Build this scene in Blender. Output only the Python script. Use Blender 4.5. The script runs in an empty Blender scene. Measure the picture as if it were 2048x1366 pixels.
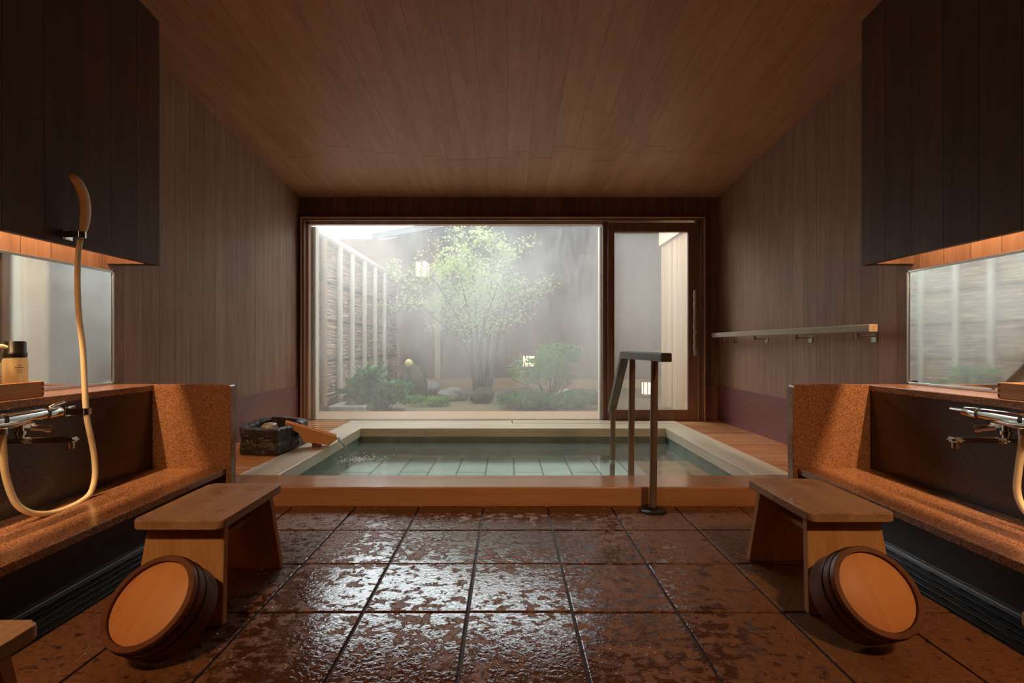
import bpy, bmesh, math, random
from mathutils import Vector, Matrix, noise as mnoise
random.seed(7)
S = bpy.context.scene
COL = S.collection
R = math.radians

# ------------------------------------------------------------------ camera, light, exposure
cd = bpy.data.cameras.new('camera')
cam = bpy.data.objects.new('camera', cd)
COL.objects.link(cam)
cam.location = (0, 0, 0.8)
cam.rotation_euler = (R(90), 0, 0)
cd.sensor_width = 36
cd.lens = 36 * 949 / 2048
cd.shift_x = 9 / 2048
cd.shift_y = 7 / 2048
cd.clip_start = 0.02
S.camera = cam

w = bpy.data.worlds.new('overcast_sky')
S.world = w
w.use_nodes = True
nt = w.node_tree
nt.nodes.clear()
wo = nt.nodes.new('ShaderNodeOutputWorld')
wb = nt.nodes.new('ShaderNodeBackground')
wb.inputs['Color'].default_value = (0.92, 0.96, 1.0, 1)
wb.inputs['Strength'].default_value = 4.5
nt.links.new(wb.outputs[0], wo.inputs[0])

def sun(name, energy, angle, rx, rz, color):
    l = bpy.data.lights.new(name, 'SUN')
    l.energy = energy
    l.angle = R(angle)
    l.color = color
    o = bpy.data.objects.new(name, l)
    COL.objects.link(o)
    o.rotation_euler = (R(rx), 0, R(rz))
    return o
sun('overcast_daylight', 5.0, 55, -45, 22, (0.95, 0.98, 1.0))

def strip(name, x, y0, y1, z, power):
    l = bpy.data.lights.new(name, 'AREA')
    l.shape = 'RECTANGLE'
    l.size = 0.03
    l.size_y = y1 - y0
    l.energy = power
    l.color = (1.0, 0.60, 0.28)
    o = bpy.data.objects.new(name, l)
    COL.objects.link(o)
    o.location = (x, (y0 + y1) / 2, z)
    return o
strip('soffit_strip_light_left', -1.895, -0.2, 2.25, 1.56, 46)
strip('soffit_strip_light_right', 1.925, -0.2, 2.25, 1.56, 46)

def added_spot(name, loc, target, power, ang, color):  # unseen warm spots added behind the camera to light stool fronts and buckets
    l = bpy.data.lights.new(name, 'SPOT')
    l.energy = power
    l.spot_size = R(ang)
    l.spot_blend = 0.9
    l.shadow_soft_size = 0.10
    l.color = color
    o = bpy.data.objects.new(name, l)
    COL.objects.link(o)
    o.location = loc
    o.rotation_euler = (Vector(target) - Vector(loc)).to_track_quat('-Z', 'Y').to_euler()
added_spot('added_warm_spot_left', (-1.25, -0.5, 2.4), (-0.95, 1.5, 0.1), 120, 60, (1.0, 0.60, 0.28))
added_spot('added_warm_spot_right', (1.3, -0.5, 2.4), (1.02, 1.55, 0.1), 120, 60, (1.0, 0.60, 0.28))

vs = S.view_settings
vs.view_transform = 'Standard'
vs.look = 'None'
vs.gamma = 1
vs.use_curve_mapping = False
vs.exposure = 0.12
S.cycles.max_bounces = 10
S.cycles.diffuse_bounces = 5
S.cycles.transparent_max_bounces = 16
S.cycles.caustics_refractive = False
S.cycles.caustics_reflective = False
S.cycles.sample_clamp_indirect = 6
S.cycles.use_denoising = True

# ------------------------------------------------------------------ materials
def srgb(r, g, b):
    f = lambda c: (c / 255 / 12.92) if c / 255 <= 0.04045 else ((c / 255 + 0.055) / 1.055) ** 2.4
    return (f(r), f(g), f(b), 1)

class N:
    """small node-graph writer"""
    def __init__(s, name):
        s.m = bpy.data.materials.new(name)
        s.m.use_nodes = True
        s.t = s.m.node_tree
        s.t.nodes.clear()
        s.out = s.t.nodes.new('ShaderNodeOutputMaterial')
    def n(s, typ, **kw):
        k = s.t.nodes.new('ShaderNode' + typ)
        for a, v in kw.items():
            setattr(k, a, v)
        return k
    def l(s, a, b):
        s.t.links.new(a, b)
    def val(s, x, sock):
        if hasattr(x, 'links'):
            s.l(x, sock)
        else:
            sock.default_value = x
    def math(s, op, a, b=0.0, c=0.0, clamp=False):
        k = s.n('Math', operation=op)
        k.use_clamp = clamp
        for i, x in enumerate((a, b, c)):
            s.val(x, k.inputs[i])
        return k.outputs[0]
    def mix(s, f, a, b, blend='MIX'):
        k = s.n('Mix', data_type='RGBA', blend_type=blend)
        s.val(f, k.inputs[0]); s.val(a, k.inputs[6]); s.val(b, k.inputs[7])
        return k.outputs[2]
    def mapr(s, v, a, b, c=0.0, d=1.0, smooth=False):
        k = s.n('MapRange')
        if smooth: k.interpolation_type = 'SMOOTHSTEP'
        s.val(v, k.inputs[0])
        for i, x in enumerate((a, b, c, d)):
            s.val(x, k.inputs[1 + i])
        return k.outputs[0]
    def coords(s, scale=(1, 1, 1)):
        tc = s.n('TexCoord')
        mp = s.n('Mapping')
        mp.inputs['Scale'].default_value = scale
        s.l(tc.outputs['Object'], mp.inputs[0])
        return mp.outputs[0]
    def sep(s, v):
        k = s.n('SeparateXYZ'); s.l(v, k.inputs[0]); return k.outputs
    def noise(s, v, scale, detail=4, rough=0.5, dist=0.0):
        k = s.n('TexNoise')
        s.l(v, k.inputs['Vector'])
        k.inputs['Scale'].default_value = scale
        k.inputs['Detail'].default_value = detail
        k.inputs['Roughness'].default_value = rough
        k.inputs['Distortion'].default_value = dist
        return k.outputs[0]
    def bsdf(s, **kw):
        k = s.n('BsdfPrincipled')
        for a, v in kw.items():
            s.val(v, k.inputs[a.replace('_', ' ')])
        return k
    def bump(s, h, strength=0.3, dist=0.01):
        k = s.n('Bump')
        k.inputs['Strength'].default_value = strength
        k.inputs['Distance'].default_value = dist
        s.l(h, k.inputs['Height'])
        return k.outputs[0]
    def schlick(s, f0, normal=None):
        k = s.n('LayerWeight')
        k.inputs[0].default_value = 0.5
        if normal is not None: s.l(normal, k.inputs['Normal'])
        return s.math('ADD', s.math('MULTIPLY', s.math('POWER', k.outputs['Facing'], 5.0), 1 - f0), f0)
    def done(s, sh):
        s.l(sh if not hasattr(sh, 'outputs') else sh.outputs[0], s.out.inputs[0])
        return s.m

def plain(name, col, rough=0.5, metal=0.0, bump=0.0, bscale=60, var=0.0, spec=0.5):
    g = N(name)
    c = g.coords()
    nz = g.noise(c, bscale, 4)
    colr = col if not var else g.mix(g.mapr(nz, 0.3, 0.7), tuple(x * (1 - var) for x in col[:3]) + (1,), tuple(min(1, x * (1 + var)) for x in col[:3]) + (1,))
    b = g.bsdf(Base_Color=colr, Roughness=rough, Metallic=metal, Specular_IOR_Level=spec)
    if bump:
        g.l(g.bump(nz, bump, 0.01), b.inputs['Normal'])
    return g.done(b)

def wood(name, c1, c2, grain='Z', plank=None, pax='Y', rough=0.45, gs=1.0, var=0.35, coat=0.0, joint=0.003, wet=False, seam=None, spec=0.35):
    """c1 light, c2 dark; grain runs along one axis; optional plank division along pax"""
    g = N(name)
    base = g.coords()
    xyz = g.sep(base)
    ax = {'X': 0, 'Y': 1, 'Z': 2}
    sc = [46 * gs] * 3
    sc[ax[grain]] = 1.6 * gs
    v = base
    rnd = 0.5
    if plank:
        q = g.math('DIVIDE', xyz[ax[pax]], plank)
        # uneven plank widths
        fl = g.math('FLOOR', q)
        wn = g.n('TexWhiteNoise', noise_dimensions='1D')
        g.l(fl, wn.inputs['W'])
        rnd = wn.outputs['Value']
        off = g.n('CombineXYZ')
        for i in range(3):
            g.l(g.math('MULTIPLY', rnd, 7.3 + i), off.inputs[i])
        va = g.n('VectorMath', operation='ADD')
        g.l(base, va.inputs[0]); g.l(off.outputs[0], va.inputs[1])
        v = va.outputs[0]
    mp = g.n('Mapping')
    mp.inputs['Scale'].default_value = sc
    g.l(v, mp.inputs[0])
    fine = g.noise(mp.outputs[0], 3.0, 5, 0.6)
    mp2 = g.n('Mapping')
    mp2.inputs['Scale'].default_value = [x * (0.22 if i != ax[grain] else 0.5) for i, x in enumerate(sc)]
    g.l(v, mp2.inputs[0])
    band = g.noise(mp2.outputs[0], 1.6, 3, 0.5, 0.6)
    blot = g.noise(base, 2.2, 3)
    f = g.math('ADD', g.math('MULTIPLY', fine, 0.55), g.math('MULTIPLY', band, 0.55))
    f = g.math('ADD', f, g.math('MULTIPLY', blot, 0.25))
    f = g.mapr(f, 0.45, 0.95)
    if plank:
        f = g.math('ADD', f, g.math('MULTIPLY', g.math('SUBTRACT', rnd, 0.5), var * 2), clamp=True)
    col = g.mix(f, c2, c1)
    h = fine
    if plank:
        fr = g.math('FRACT', q)
        d = g.math('MULTIPLY', g.math('MINIMUM', fr, g.math('SUBTRACT', 1.0, fr)), plank)
        jm = g.mapr(d, joint * 0.3, joint)
        col = g.mix(jm, tuple(x * 0.35 for x in c2[:3]) + (1,), col)
        h = g.math('ADD', g.math('MULTIPLY', fine, 0.15), jm)
    if seam:
        q2 = g.math('DIVIDE', xyz[ax[seam[0]]], seam[1])
        fr2 = g.math('FRACT', g.math('ADD', q2, g.math('MULTIPLY', rnd, seam[2])))
        d2 = g.math('MULTIPLY', g.math('MINIMUM', fr2, g.math('SUBTRACT', 1.0, fr2)), seam[1])
        col = g.mix(g.mapr(d2, 0.001, 0.004), tuple(x * 0.5 for x in c2[:3]) + (1,), col)
    ro = rough
    if wet:
        wn2 = g.noise(base, 13, 3, 0.5)
        wm = g.mapr(wn2, 0.56, 0.60)
        ro = g.mapr(wm, 0, 1, rough, 0.05)
        col = g.mix(g.math('MULTIPLY', wm, 0.35), col, c2)
        h = g.math('ADD', g.math('MULTIPLY', fine, 0.15), g.math('MULTIPLY', wm, 0.6))
    b = g.bsdf(Base_Color=col, Roughness=ro, Specular_IOR_Level=spec)
    if coat:
        b.inputs['Coat Weight'].default_value = coat
        b.inputs['Coat Roughness'].default_value = 0.12
    g.l(g.bump(h, 0.35, 0.002), b.inputs['Normal'])
    return g.done(b)

def granite(name, a, b_, c, rough=0.22, scale=260, joint=None):
    g = N(name)
    co = g.coords()
    v1 = g.n('TexVoronoi'); v1.inputs['Scale'].default_value = scale
    g.l(co, v1.inputs['Vector'])
    wn = g.sep(v1.outputs['Color'])
    n1 = g.noise(co, scale * 0.62, 3, 0.6)
    col = g.mix(g.mapr(wn[0], 0.25, 0.75), b_, a)
    col = g.mix(g.mapr(n1, 0.57, 0.64), col, c)
    h = n1
    if joint:
        axis, size, off = joint
        xyz = g.sep(co)
        fr = g.math('FRACT', g.math('DIVIDE', g.math('ADD', xyz['XYZ'.index(axis)], off), size))
        d = g.math('MULTIPLY', g.math('MINIMUM', fr, g.math('SUBTRACT', 1.0, fr)), size)
        jm = g.mapr(d, 0.0008, 0.0022)
        col = g.mix(jm, tuple(x * 0.6 + 0.02 for x in b_[:3]) + (1,), col)
    bs = g.bsdf(Base_Color=col, Roughness=rough, Specular_IOR_Level=0.5)
    g.l(g.bump(h, 0.05, 0.002), bs.inputs['Normal'])
    return g.done(bs)

M = {}
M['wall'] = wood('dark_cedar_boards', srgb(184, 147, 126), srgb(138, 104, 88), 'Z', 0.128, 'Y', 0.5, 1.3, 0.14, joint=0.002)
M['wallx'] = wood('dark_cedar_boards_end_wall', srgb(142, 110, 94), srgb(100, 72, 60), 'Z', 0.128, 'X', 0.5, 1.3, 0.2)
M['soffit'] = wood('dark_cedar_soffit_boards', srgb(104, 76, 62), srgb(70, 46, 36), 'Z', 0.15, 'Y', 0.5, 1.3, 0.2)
M['ceil'] = wood('cedar_ceiling_planks', srgb(198, 148, 112), srgb(160, 112, 82), 'Y', 0.172, 'X', 0.45, 1.0, 0.14, joint=0.0014, seam=('Y', 1.9, 0.12))
M['frame'] = wood('dark_stained_frame_wood', srgb(150, 108, 90), srgb(112, 76, 62), 'Z', rough=0.4)
M['framelight'] = wood('pale_worn_frame_wood', srgb(226, 196, 176), srgb(190, 152, 132), 'Z', rough=0.45)
M['rim'] = wood('pale_cypress_rim', srgb(230, 218, 196), srgb(194, 174, 144), 'Y', rough=0.32, gs=0.7)
M['rimx'] = wood('pale_cypress_rim_across', srgb(230, 216, 194), srgb(190, 168, 138), 'X', rough=0.32, gs=0.7)
M['rimfront'] = wood('amber_wet_cypress_front', srgb(204, 154, 114), srgb(168, 116, 80), 'X', rough=0.2, gs=0.7, coat=0.7)
M['deck'] = wood('brown_deck_planks', srgb(222, 166, 122), srgb(172, 116, 78), 'X', 0.1, 'Y', 0.2, 0.8, 0.3, joint=0.006)
M['stool'] = wood('pale_hinoki_stool', srgb(214, 168, 118), srgb(176, 122, 74), 'Z', rough=0.5, gs=0.8)
M['seat'] = wood('wet_hinoki_seat', srgb(196, 160, 128), srgb(150, 112, 82), 'Y', rough=0.36, gs=0.8, wet=True)
M['tubdark'] = wood('brown_bucket_staves', srgb(176, 122, 84), srgb(112, 68, 42), 'Y', rough=0.4)
M['tubrim'] = wood('dark_bucket_rim', srgb(128, 78, 44), srgb(78, 42, 22), 'Z', rough=0.4)
M['tubbase'] = wood('pale_bucket_base', srgb(226, 160, 104), srgb(204, 134, 80), 'X', rough=0.5, gs=0.5)
M['copper'] = plain('dark_bronze_hoop', srgb(66, 38, 24), 0.35, 0.6)
M['traywood'] = wood('pale_tray_wood', srgb(220, 176, 132), srgb(184, 132, 90), 'Y', rough=0.5)
M['trayend'] = plain('dark_tray_end_grain', srgb(120, 74, 48), 0.6)
M['rail'] = wood('grey_weathered_rail', srgb(196, 180, 164), srgb(150, 134, 118), 'Y', rough=0.45)
M['raildark'] = wood('dark_slate_rail', srgb(140, 130, 120), srgb(92, 82, 74), 'Y', rough=0.4)
M['railend'] = plain('dark_rail_end_grain', srgb(44, 30, 24), 0.5)
M['granite'] = granite('brown_speckled_granite', srgb(180, 132, 100), srgb(132, 90, 66), srgb(56, 36, 30), 0.2, 330)
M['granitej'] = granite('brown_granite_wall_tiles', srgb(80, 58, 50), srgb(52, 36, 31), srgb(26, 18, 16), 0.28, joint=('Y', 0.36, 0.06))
M['purple'] = granite('plum_granite_band', srgb(150, 104, 102), srgb(128, 82, 82), srgb(100, 62, 64), 0.3)
M['chrome'] = plain('chrome', (0.72, 0.72, 0.72, 1), 0.08, 1.0)
M['steel'] = plain('brushed_steel', (0.5, 0.49, 0.47, 1), 0.3, 1.0)
M['bronzepost'] = plain('warm_brown_steel_post', srgb(150, 134, 122), 0.3, 0.6)
M['darksteel'] = plain('dark_steel', (0.05, 0.05, 0.052, 1), 0.35, 0.8)
M['blackplastic'] = plain('black_plastic', (0.012, 0.011, 0.012, 1), 0.3)
M['cream'] = plain('cream_rubber', srgb(246, 230, 194), 0.35)
M['white'] = plain('white_plastic', srgb(236, 226, 200), 0.35)
M['grout'] = plain('dark_grout', srgb(40, 24, 18), 0.6, bump=0.3)
M['rock'] = plain('black_lava_stone', srgb(46, 42, 40), 0.32, bump=0.9, bscale=70, var=0.5)
M['pebble'] = plain('grey_pebble', srgb(150, 142, 134), 0.3, var=0.25, bscale=18)
M['gardenrock'] = plain('garden_stone', srgb(120, 116, 106), 0.75, bump=0.6, bscale=14, var=0.4)
M['darkrock'] = plain('dark_mossy_stone', srgb(72, 70, 56), 0.8, bump=0.7, bscale=18, var=0.4)
M['slab'] = plain('pale_stone_slab', srgb(176, 170, 158), 0.7, bump=0.3, bscale=24, var=0.2)
M['soil'] = plain('mossy_gravel_ground', srgb(112, 98, 72), 0.9, bump=0.8, bscale=30, var=0.35)
M['terrace'] = wood('tan_terrace_boards', srgb(176, 146, 112), srgb(144, 112, 82), 'X', 0.14, 'Y', 0.5, 0.6, 0.2)
M['bark'] = plain('brown_bark', srgb(70, 56, 46), 0.8, bump=0.6, bscale=50, var=0.4)
M['bamboo'] = plain('pale_bamboo', srgb(196, 186, 168), 0.4, var=0.08, bscale=9)
M['bambootan'] = plain('tan_bamboo', srgb(160, 134, 104), 0.45, var=0.1, bscale=9)
M['housewall'] = wood('grey_brown_house_boards', srgb(126, 102, 86), srgb(94, 74, 62), 'Z', 0.2, 'X', 0.6, 0.6, 0.2)
M['roof'] = plain('dark_roof', srgb(78, 78, 82), 0.6, var=0.2)
M['palefence'] = wood('pale_board_fence', srgb(222, 188, 150), srgb(182, 142, 102), 'Z', 0.055, 'Y', 0.55, 0.5, 0.35, joint=0.004)
M['palebeam'] = plain('pale_painted_beam', srgb(214, 196, 170), 0.6)

def leafmat(name, a, b):
    g = N(name)
    nz = g.noise(g.coords(), 9, 2)
    col = g.mix(g.mapr(nz, 0.35, 0.65), a, b)
    p = g.bsdf(Base_Color=col, Roughness=0.4)
    t = g.n('BsdfTranslucent'); g.l(col, t.inputs[0])
    ms = g.n('MixShader'); ms.inputs[0].default_value = 0.4
    g.l(p.outputs[0], ms.inputs[1]); g.l(t.outputs[0], ms.inputs[2])
    return g.done(ms)
M['leaf'] = leafmat('pale_green_leaves', srgb(178, 188, 112), srgb(140, 160, 84))
M['leafdark'] = leafmat('deep_green_leaves', srgb(72, 128, 48), srgb(38, 84, 32))
M['leafmid'] = leafmat('mid_green_leaves', srgb(124, 164, 70), srgb(80, 126, 48))

def emit(name, col, st):
    g = N(name)
    e = g.n('Emission')
    e.inputs[0].default_value = col
    e.inputs[1].default_value = st
    return g.done(e)
M['lantern'] = emit('lit_paper_lantern', (1.0, 0.72, 0.40, 1), 3.2)

def brushwood():
    g = N('brushwood_twigs')
    c = g.coords((2.2, 2.2, 26))
    n1 = g.noise(c, 1.5, 4, 0.75, 1.5)
    n2 = g.noise(g.coords((2, 2, 9)), 1.2, 3)
    f = g.mapr(g.math('ADD', g.math('MULTIPLY', n1, 0.8), g.math('MULTIPLY', n2, 0.2)), 0.41, 0.59)
    col = g.mix(f, srgb(122, 94, 76), srgb(222, 192, 166))
    b = g.bsdf(Base_Color=col, Roughness=0.7)
    g.l(g.bump(n1, 0.7, 0.02), b.inputs['Normal'])
    return g.done(b)
M['brush'] = brushwood()

def tile():
    g = N('wet_brown_floor_tile')
    c = g.coords()
    xyz = g.sep(c)
    rough_n = g.noise(c, 55, 5, 0.62)
    fl = g.noise(g.coords((0.75, 1, 1)), 30, 9, 0.70, 0.3)
    big = g.noise(c, 2.4, 2)
    # more water standing in the middle lane and to the left of it
    lane = g.mapr(g.math('ABSOLUTE', g.math('ADD', xyz[0], 0.12)), 0.35, 0.95, 0.055, -0.10)
    v = g.math('ADD', g.math('ADD', fl, g.math('MULTIPLY', g.math('SUBTRACT', big, 0.5), 0.35)), lane)
    film = g.mapr(v, 0.485, 0.53, smooth=True)
    # separate drops standing on the tile
    vo = g.n('TexVoronoi'); vo.inputs['Scale'].default_value = 62
    g.l(c, vo.inputs['Vector'])
    pick = g.sep(vo.outputs['Color'])[0]
    dome = g.mapr(vo.outputs['Distance'], 0.10, 0.42, 1.0, 0.0, smooth=True)
    dome = g.math('MULTIPLY', dome, g.mapr(g.math('ADD', pick, lane), 0.45, 0.5))
    wetm = g.math('MAXIMUM', film, g.mapr(dome, 0.1, 0.3))
    dry = g.mix(g.mapr(rough_n, 0.3, 0.7), srgb(104, 66, 38), srgb(134, 90, 56))
    wetc = g.mix(g.mapr(rough_n, 0.3, 0.7), srgb(66, 38, 22), srgb(92, 56, 34))
    col = g.mix(film, dry, wetc)
    rg = g.mapr(wetm, 0.0, 1.0, 0.42, 0.035)
    drops = g.noise(c, 150, 2, 0.5)
    h0 = g.math('MULTIPLY', g.math('SUBTRACT', 1.1, film), g.math('ADD', g.math('MULTIPLY', rough_n, 0.6), g.math('MULTIPLY', drops, 0.3)))
    h = g.math('ADD', g.math('ADD', g.math('MULTIPLY', film, 0.9), h0), g.math('MULTIPLY', g.math('MULTIPLY', dome, g.math('SUBTRACT', 1.0, film)), 0.8))
    h = g.math('ADD', h, g.math('MULTIPLY', g.noise(c, 75, 3, 0.6, 0.6), 0.26))
    b = g.bsdf(Base_Color=col, Roughness=rg, Specular_IOR_Level=g.mapr(wetm, 0.0, 1.0, 0.3, 0.6))
    g.l(g.bump(h, 0.7, 0.0040), b.inputs['Normal'])
    return g.done(b)
M['tile'] = tile()

def mirror():
    g = N('misted_mirror_glass')
    gl = g.n('BsdfGlossy'); gl.inputs['Color'].default_value = (0.80, 0.84, 0.82, 1); gl.inputs['Roughness'].default_value = 0.035
    df = g.n('BsdfDiffuse'); df.inputs['Color'].default_value = (0.55, 0.58, 0.56, 1)
    nz = g.noise(g.coords(), 5, 4)
    ms = g.n('MixShader')
    g.l(g.mapr(nz, 0.3, 0.75, 0.10, 0.24), ms.inputs[0])
    g.l(gl.outputs[0], ms.inputs[1]); g.l(df.outputs[0], ms.inputs[2])
    return g.done(ms)
M['mirror'] = mirror()

def pane(name, lo, hi, tint=(0.95, 0.94, 0.92, 1), rg=0.012):
    """glass misted with condensation: part clear, part a white scattering film"""
    g = N(name)
    c = g.coords()
    n1 = g.noise(g.coords((1, 1, 0.7)), 1.3, 3)
    n2 = g.noise(g.coords((14, 14, 3)), 2.0, 4)
    f = g.math('ADD', g.math('MULTIPLY', n1, 0.75), g.math('MULTIPLY', n2, 0.25))
    f = g.mapr(f, 0.32, 0.68, lo, hi)
    # the mist on the glass thins towards the sill
    f = g.math('MULTIPLY', f, g.mapr(g.sep(c)[2], 0.0, 1.1, 0.60, 1.1, smooth=True))
    tr = g.n('BsdfTransparent'); tr.inputs[0].default_value = (0.94, 0.97, 0.97, 1)
    rf = g.n('BsdfRefraction'); rf.inputs['IOR'].default_value = 1.0; rf.inputs['Roughness'].default_value = 0.08
    tl = g.n('BsdfTranslucent'); tl.inputs[0].default_value = tint
    df = g.n('BsdfDiffuse'); df.inputs[0].default_value = tint
    m0 = g.n('MixShader'); m0.inputs[0].default_value = 0.25
    g.l(tl.outputs[0], m0.inputs[1]); g.l(df.outputs[0], m0.inputs[2])
    m1 = g.n('MixShader'); g.l(f, m1.inputs[0])
    g.l(tr.outputs[0], m1.inputs[1]); g.l(m0.outputs[0], m1.inputs[2])
    gl = g.n('BsdfGlossy'); gl.inputs['Roughness'].default_value = 0.03
    m2 = g.n('MixShader'); g.l(g.schlick(0.02), m2.inputs[0])
    g.l(m1.outputs[0], m2.inputs[1]); g.l(gl.outputs[0], m2.inputs[2])
    return g.done(m2)
M['pane'] = pane('misted_window_glass', 0.09, 0.27)
M['doorpane'] = pane('misted_door_glass', 0.14, 0.22, (0.95, 0.92, 0.88, 1))

def water():
    g = N('bath_water_surface')
    c = g.coords()
    n1 = g.noise(c, 9, 2, 0.5, 0.4)
    n2 = g.noise(c, 34, 2)
    h = g.math('ADD', n1, g.math('MULTIPLY', n2, 0.2))
    nb = g.bump(h, 0.10, 0.02)
    fr = g.schlick(0.02, nb)
    tr = g.n('BsdfTransparent'); tr.inputs[0].default_value = (0.88, 0.94, 0.91, 1)
    gl = g.n('BsdfGlossy'); gl.inputs['Roughness'].default_value = 0.02
    g.l(nb, gl.inputs['Normal'])
    # a little cloudiness from the mineral water
    df = g.n('BsdfDiffuse'); df.inputs[0].default_value = (0.66, 0.78, 0.70, 1)
    m0 = g.n('MixShader'); m0.inputs[0].default_value = 0.10
    g.l(tr.outputs[0], m0.inputs[1]); g.l(df.outputs[0], m0.inputs[2])
    m1 = g.n('MixShader'); g.l(fr, m1.inputs[0])
    g.l(m0.outputs[0], m1.inputs[1]); g.l(gl.outputs[0], m1.inputs[2])
    return g.done(m1)
M['water'] = water()

def clearwater():
    g = N('falling_water')
    fr = g.n('LayerWeight'); fr.inputs[0].default_value = 0.35
    tr = g.n('BsdfTransparent'); tr.inputs[0].default_value = (0.93, 0.96, 0.96, 1)
    gl = g.n('BsdfGlossy'); gl.inputs['Roughness'].default_value = 0.06
    m1 = g.n('MixShader'); g.l(g.math('ADD', fr.outputs['Facing'], 0.1, clamp=True), m1.inputs[0])
    g.l(tr.outputs[0], m1.inputs[1]); g.l(gl.outputs[0], m1.inputs[2])
    return g.done(m1)
M['stream'] = clearwater()

def basinstone():
    g = N('pale_green_basin_stone')
    c = g.coords()
    br = g.n('TexBrick')
    br.offset = 0.5
    mp = g.n('Mapping'); mp.inputs['Rotation'].default_value = (0, 0, R(90))
    g.l(c, mp.inputs[0]); g.l(mp.outputs[0], br.inputs[0])
    br.inputs['Color1'].default_value = srgb(222, 228, 220)
    br.inputs['Color2'].default_value = srgb(198, 208, 198)
    br.inputs['Mortar'].default_value = srgb(84, 96, 86)
    br.inputs['Scale'].default_value = 1
    br.inputs['Mortar Size'].default_value = 0.006
    br.inputs['Brick Width'].default_value = 0.6
    br.inputs['Row Height'].default_value = 0.216
    nz = g.noise(c, 6, 3)
    col = g.mix(g.mapr(nz, 0.3, 0.7, 0, 0.35), br.outputs[0], srgb(140, 160, 146))
    return g.done(g.bsdf(Base_Color=col, Roughness=0.6))
M['basin'] = basinstone()
M['basinwall'] = plain('grey_green_basin_wall', srgb(120, 124, 110), 0.6, var=0.2, bscale=8)

def bottleglass(name, col, a):
    g = N(name)
    tr = g.n('BsdfTransparent'); tr.inputs[0].default_value = col
    p = g.bsdf(Base_Color=col, Roughness=0.15)
    t = g.n('BsdfTranslucent'); t.inputs[0].default_value = col
    m0 = g.n('MixShader'); m0.inputs[0].default_value = 0.5
    g.l(p.outputs[0], m0.inputs[1]); g.l(t.outputs[0], m0.inputs[2])
    m1 = g.n('MixShader'); m1.inputs[0].default_value = a
    g.l(tr.outputs[0], m1.inputs[1]); g.l(m0.outputs[0], m1.inputs[2])
    return g.done(m1)
M['foam'] = bottleglass('amber_clear_bottle', (0.95, 0.86, 0.66, 1), 0.55)
M['ink'] = plain('dark_brown_print', srgb(70, 46, 34), 0.6)

# ------------------------------------------------------------------ mesh helpers
def tagged(o, label=None, cat=None, group=None, kind=None):
    if label: o['label'] = label
    if cat: o['category'] = cat
    if group: o['group'] = group
    if kind: o['kind'] = kind
    return o

def obj(name, bm, mat, parent=None, smooth=False, world=False, mats=None):
    me = bpy.data.meshes.new(name)
    bmesh.ops.recalc_face_normals(bm, faces=bm.faces[:])
    if world and parent is not None:
        bmesh.ops.transform(bm, matrix=Matrix.Translation(-Vector(parent['_base'])), verts=bm.verts[:])
    bm.to_mesh(me)
    bm.free()
    for m in (mats or [mat]):
        me.materials.append(m)
    if smooth:
        for p in me.polygons: p.use_smooth = True
        if smooth != 'all':
            try:
                me.set_sharp_from_angle(angle=R(40))
            except Exception:
                pass
    o = bpy.data.objects.new(name, me)
    COL.objects.link(o)
    if parent is not None: o.parent = parent
    return o

def thing(name, label, cat, loc=(0, 0, 0), group=None, kind=None, rz=0.0):
    e = bpy.data.objects.new(name, None)
    COL.objects.link(e)
    e.empty_display_size = 0.1
    e.location = loc
    e.rotation_euler = (0, 0, rz)
    e['_base'] = tuple(loc)
    return tagged(e, label, cat, group, kind)

def subpart_base(o, parent):
    o['_base'] = tuple(parent['_base'])
    return o

def box(bm, x0, x1, y0, y1, z0, z1, bev=0.0, seg=2, mi=0):
    r = bmesh.ops.create_cube(bm, size=1)
    vs_ = r['verts']
    for v in vs_:
        v.co = Vector(((x0 + x1) / 2 + v.co.x * (x1 - x0), (y0 + y1) / 2 + v.co.y * (y1 - y0), (z0 + z1) / 2 + v.co.z * (z1 - z0)))
    fs = list({f for v in vs_ for f in v.link_faces})
    for f in fs: f.material_index = mi
    if bev:
        es = list({e for v in vs_ for e in v.link_edges})
        bmesh.ops.bevel(bm, geom=es, offset=bev, segments=seg, affect='EDGES', profile=0.5, material=-1)
    return bm

def BX(x0, x1, y0, y1, z0, z1, bev=0.0, seg=2):
    return box(bmesh.new(), x0, x1, y0, y1, z0, z1, bev, seg)

def prism(bm, pts, fn, d0, d1, bev=0.0, seg=2, mi=0):
    """pts: 2D outline; fn(u, v, d) -> 3D; extruded between d0 and d1"""
    a = [bm.verts.new(fn(u, v, d0)) for u, v in pts]
    b = [bm.verts.new(fn(u, v, d1)) for u, v in pts]
    n = len(pts)
    fs = [bm.faces.new(a), bm.faces.new(b[::-1])]
    for i in range(n):
        fs.append(bm.faces.new((a[i], b[i], b[(i + 1) % n], a[(i + 1) % n])))
    for f in fs: f.material_index = mi
    if bev:
        es = [e for f in fs[:2] for e in f.edges]
        bmesh.ops.bevel(bm, geom=list(set(es)), offset=bev, segments=seg, affect='EDGES', profile=0.5)
    return bm

def rrect(u0, u1, v0, v1, r, n=5, corners=(1, 1, 1, 1)):
    """rounded rectangle outline, corners order: (u0v0, u1v0, u1v1, u0v1)"""
    pts = []
    for k, (cx, cy, a0) in enumerate(((u0 + r, v0 + r, 180), (u1 - r, v0 + r, 270), (u1 - r, v1 - r, 0), (u0 + r, v1 - r, 90))):
        if corners[k]:
            for i in range(n + 1):
                a = R(a0 + 90 * i / n)
                pts.append((cx + r * math.cos(a), cy + r * math.sin(a)))
        else:
            pts.append(((u0, v0), (u1, v0), (u1, v1), (u0, v1))[k])
    return pts

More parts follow.
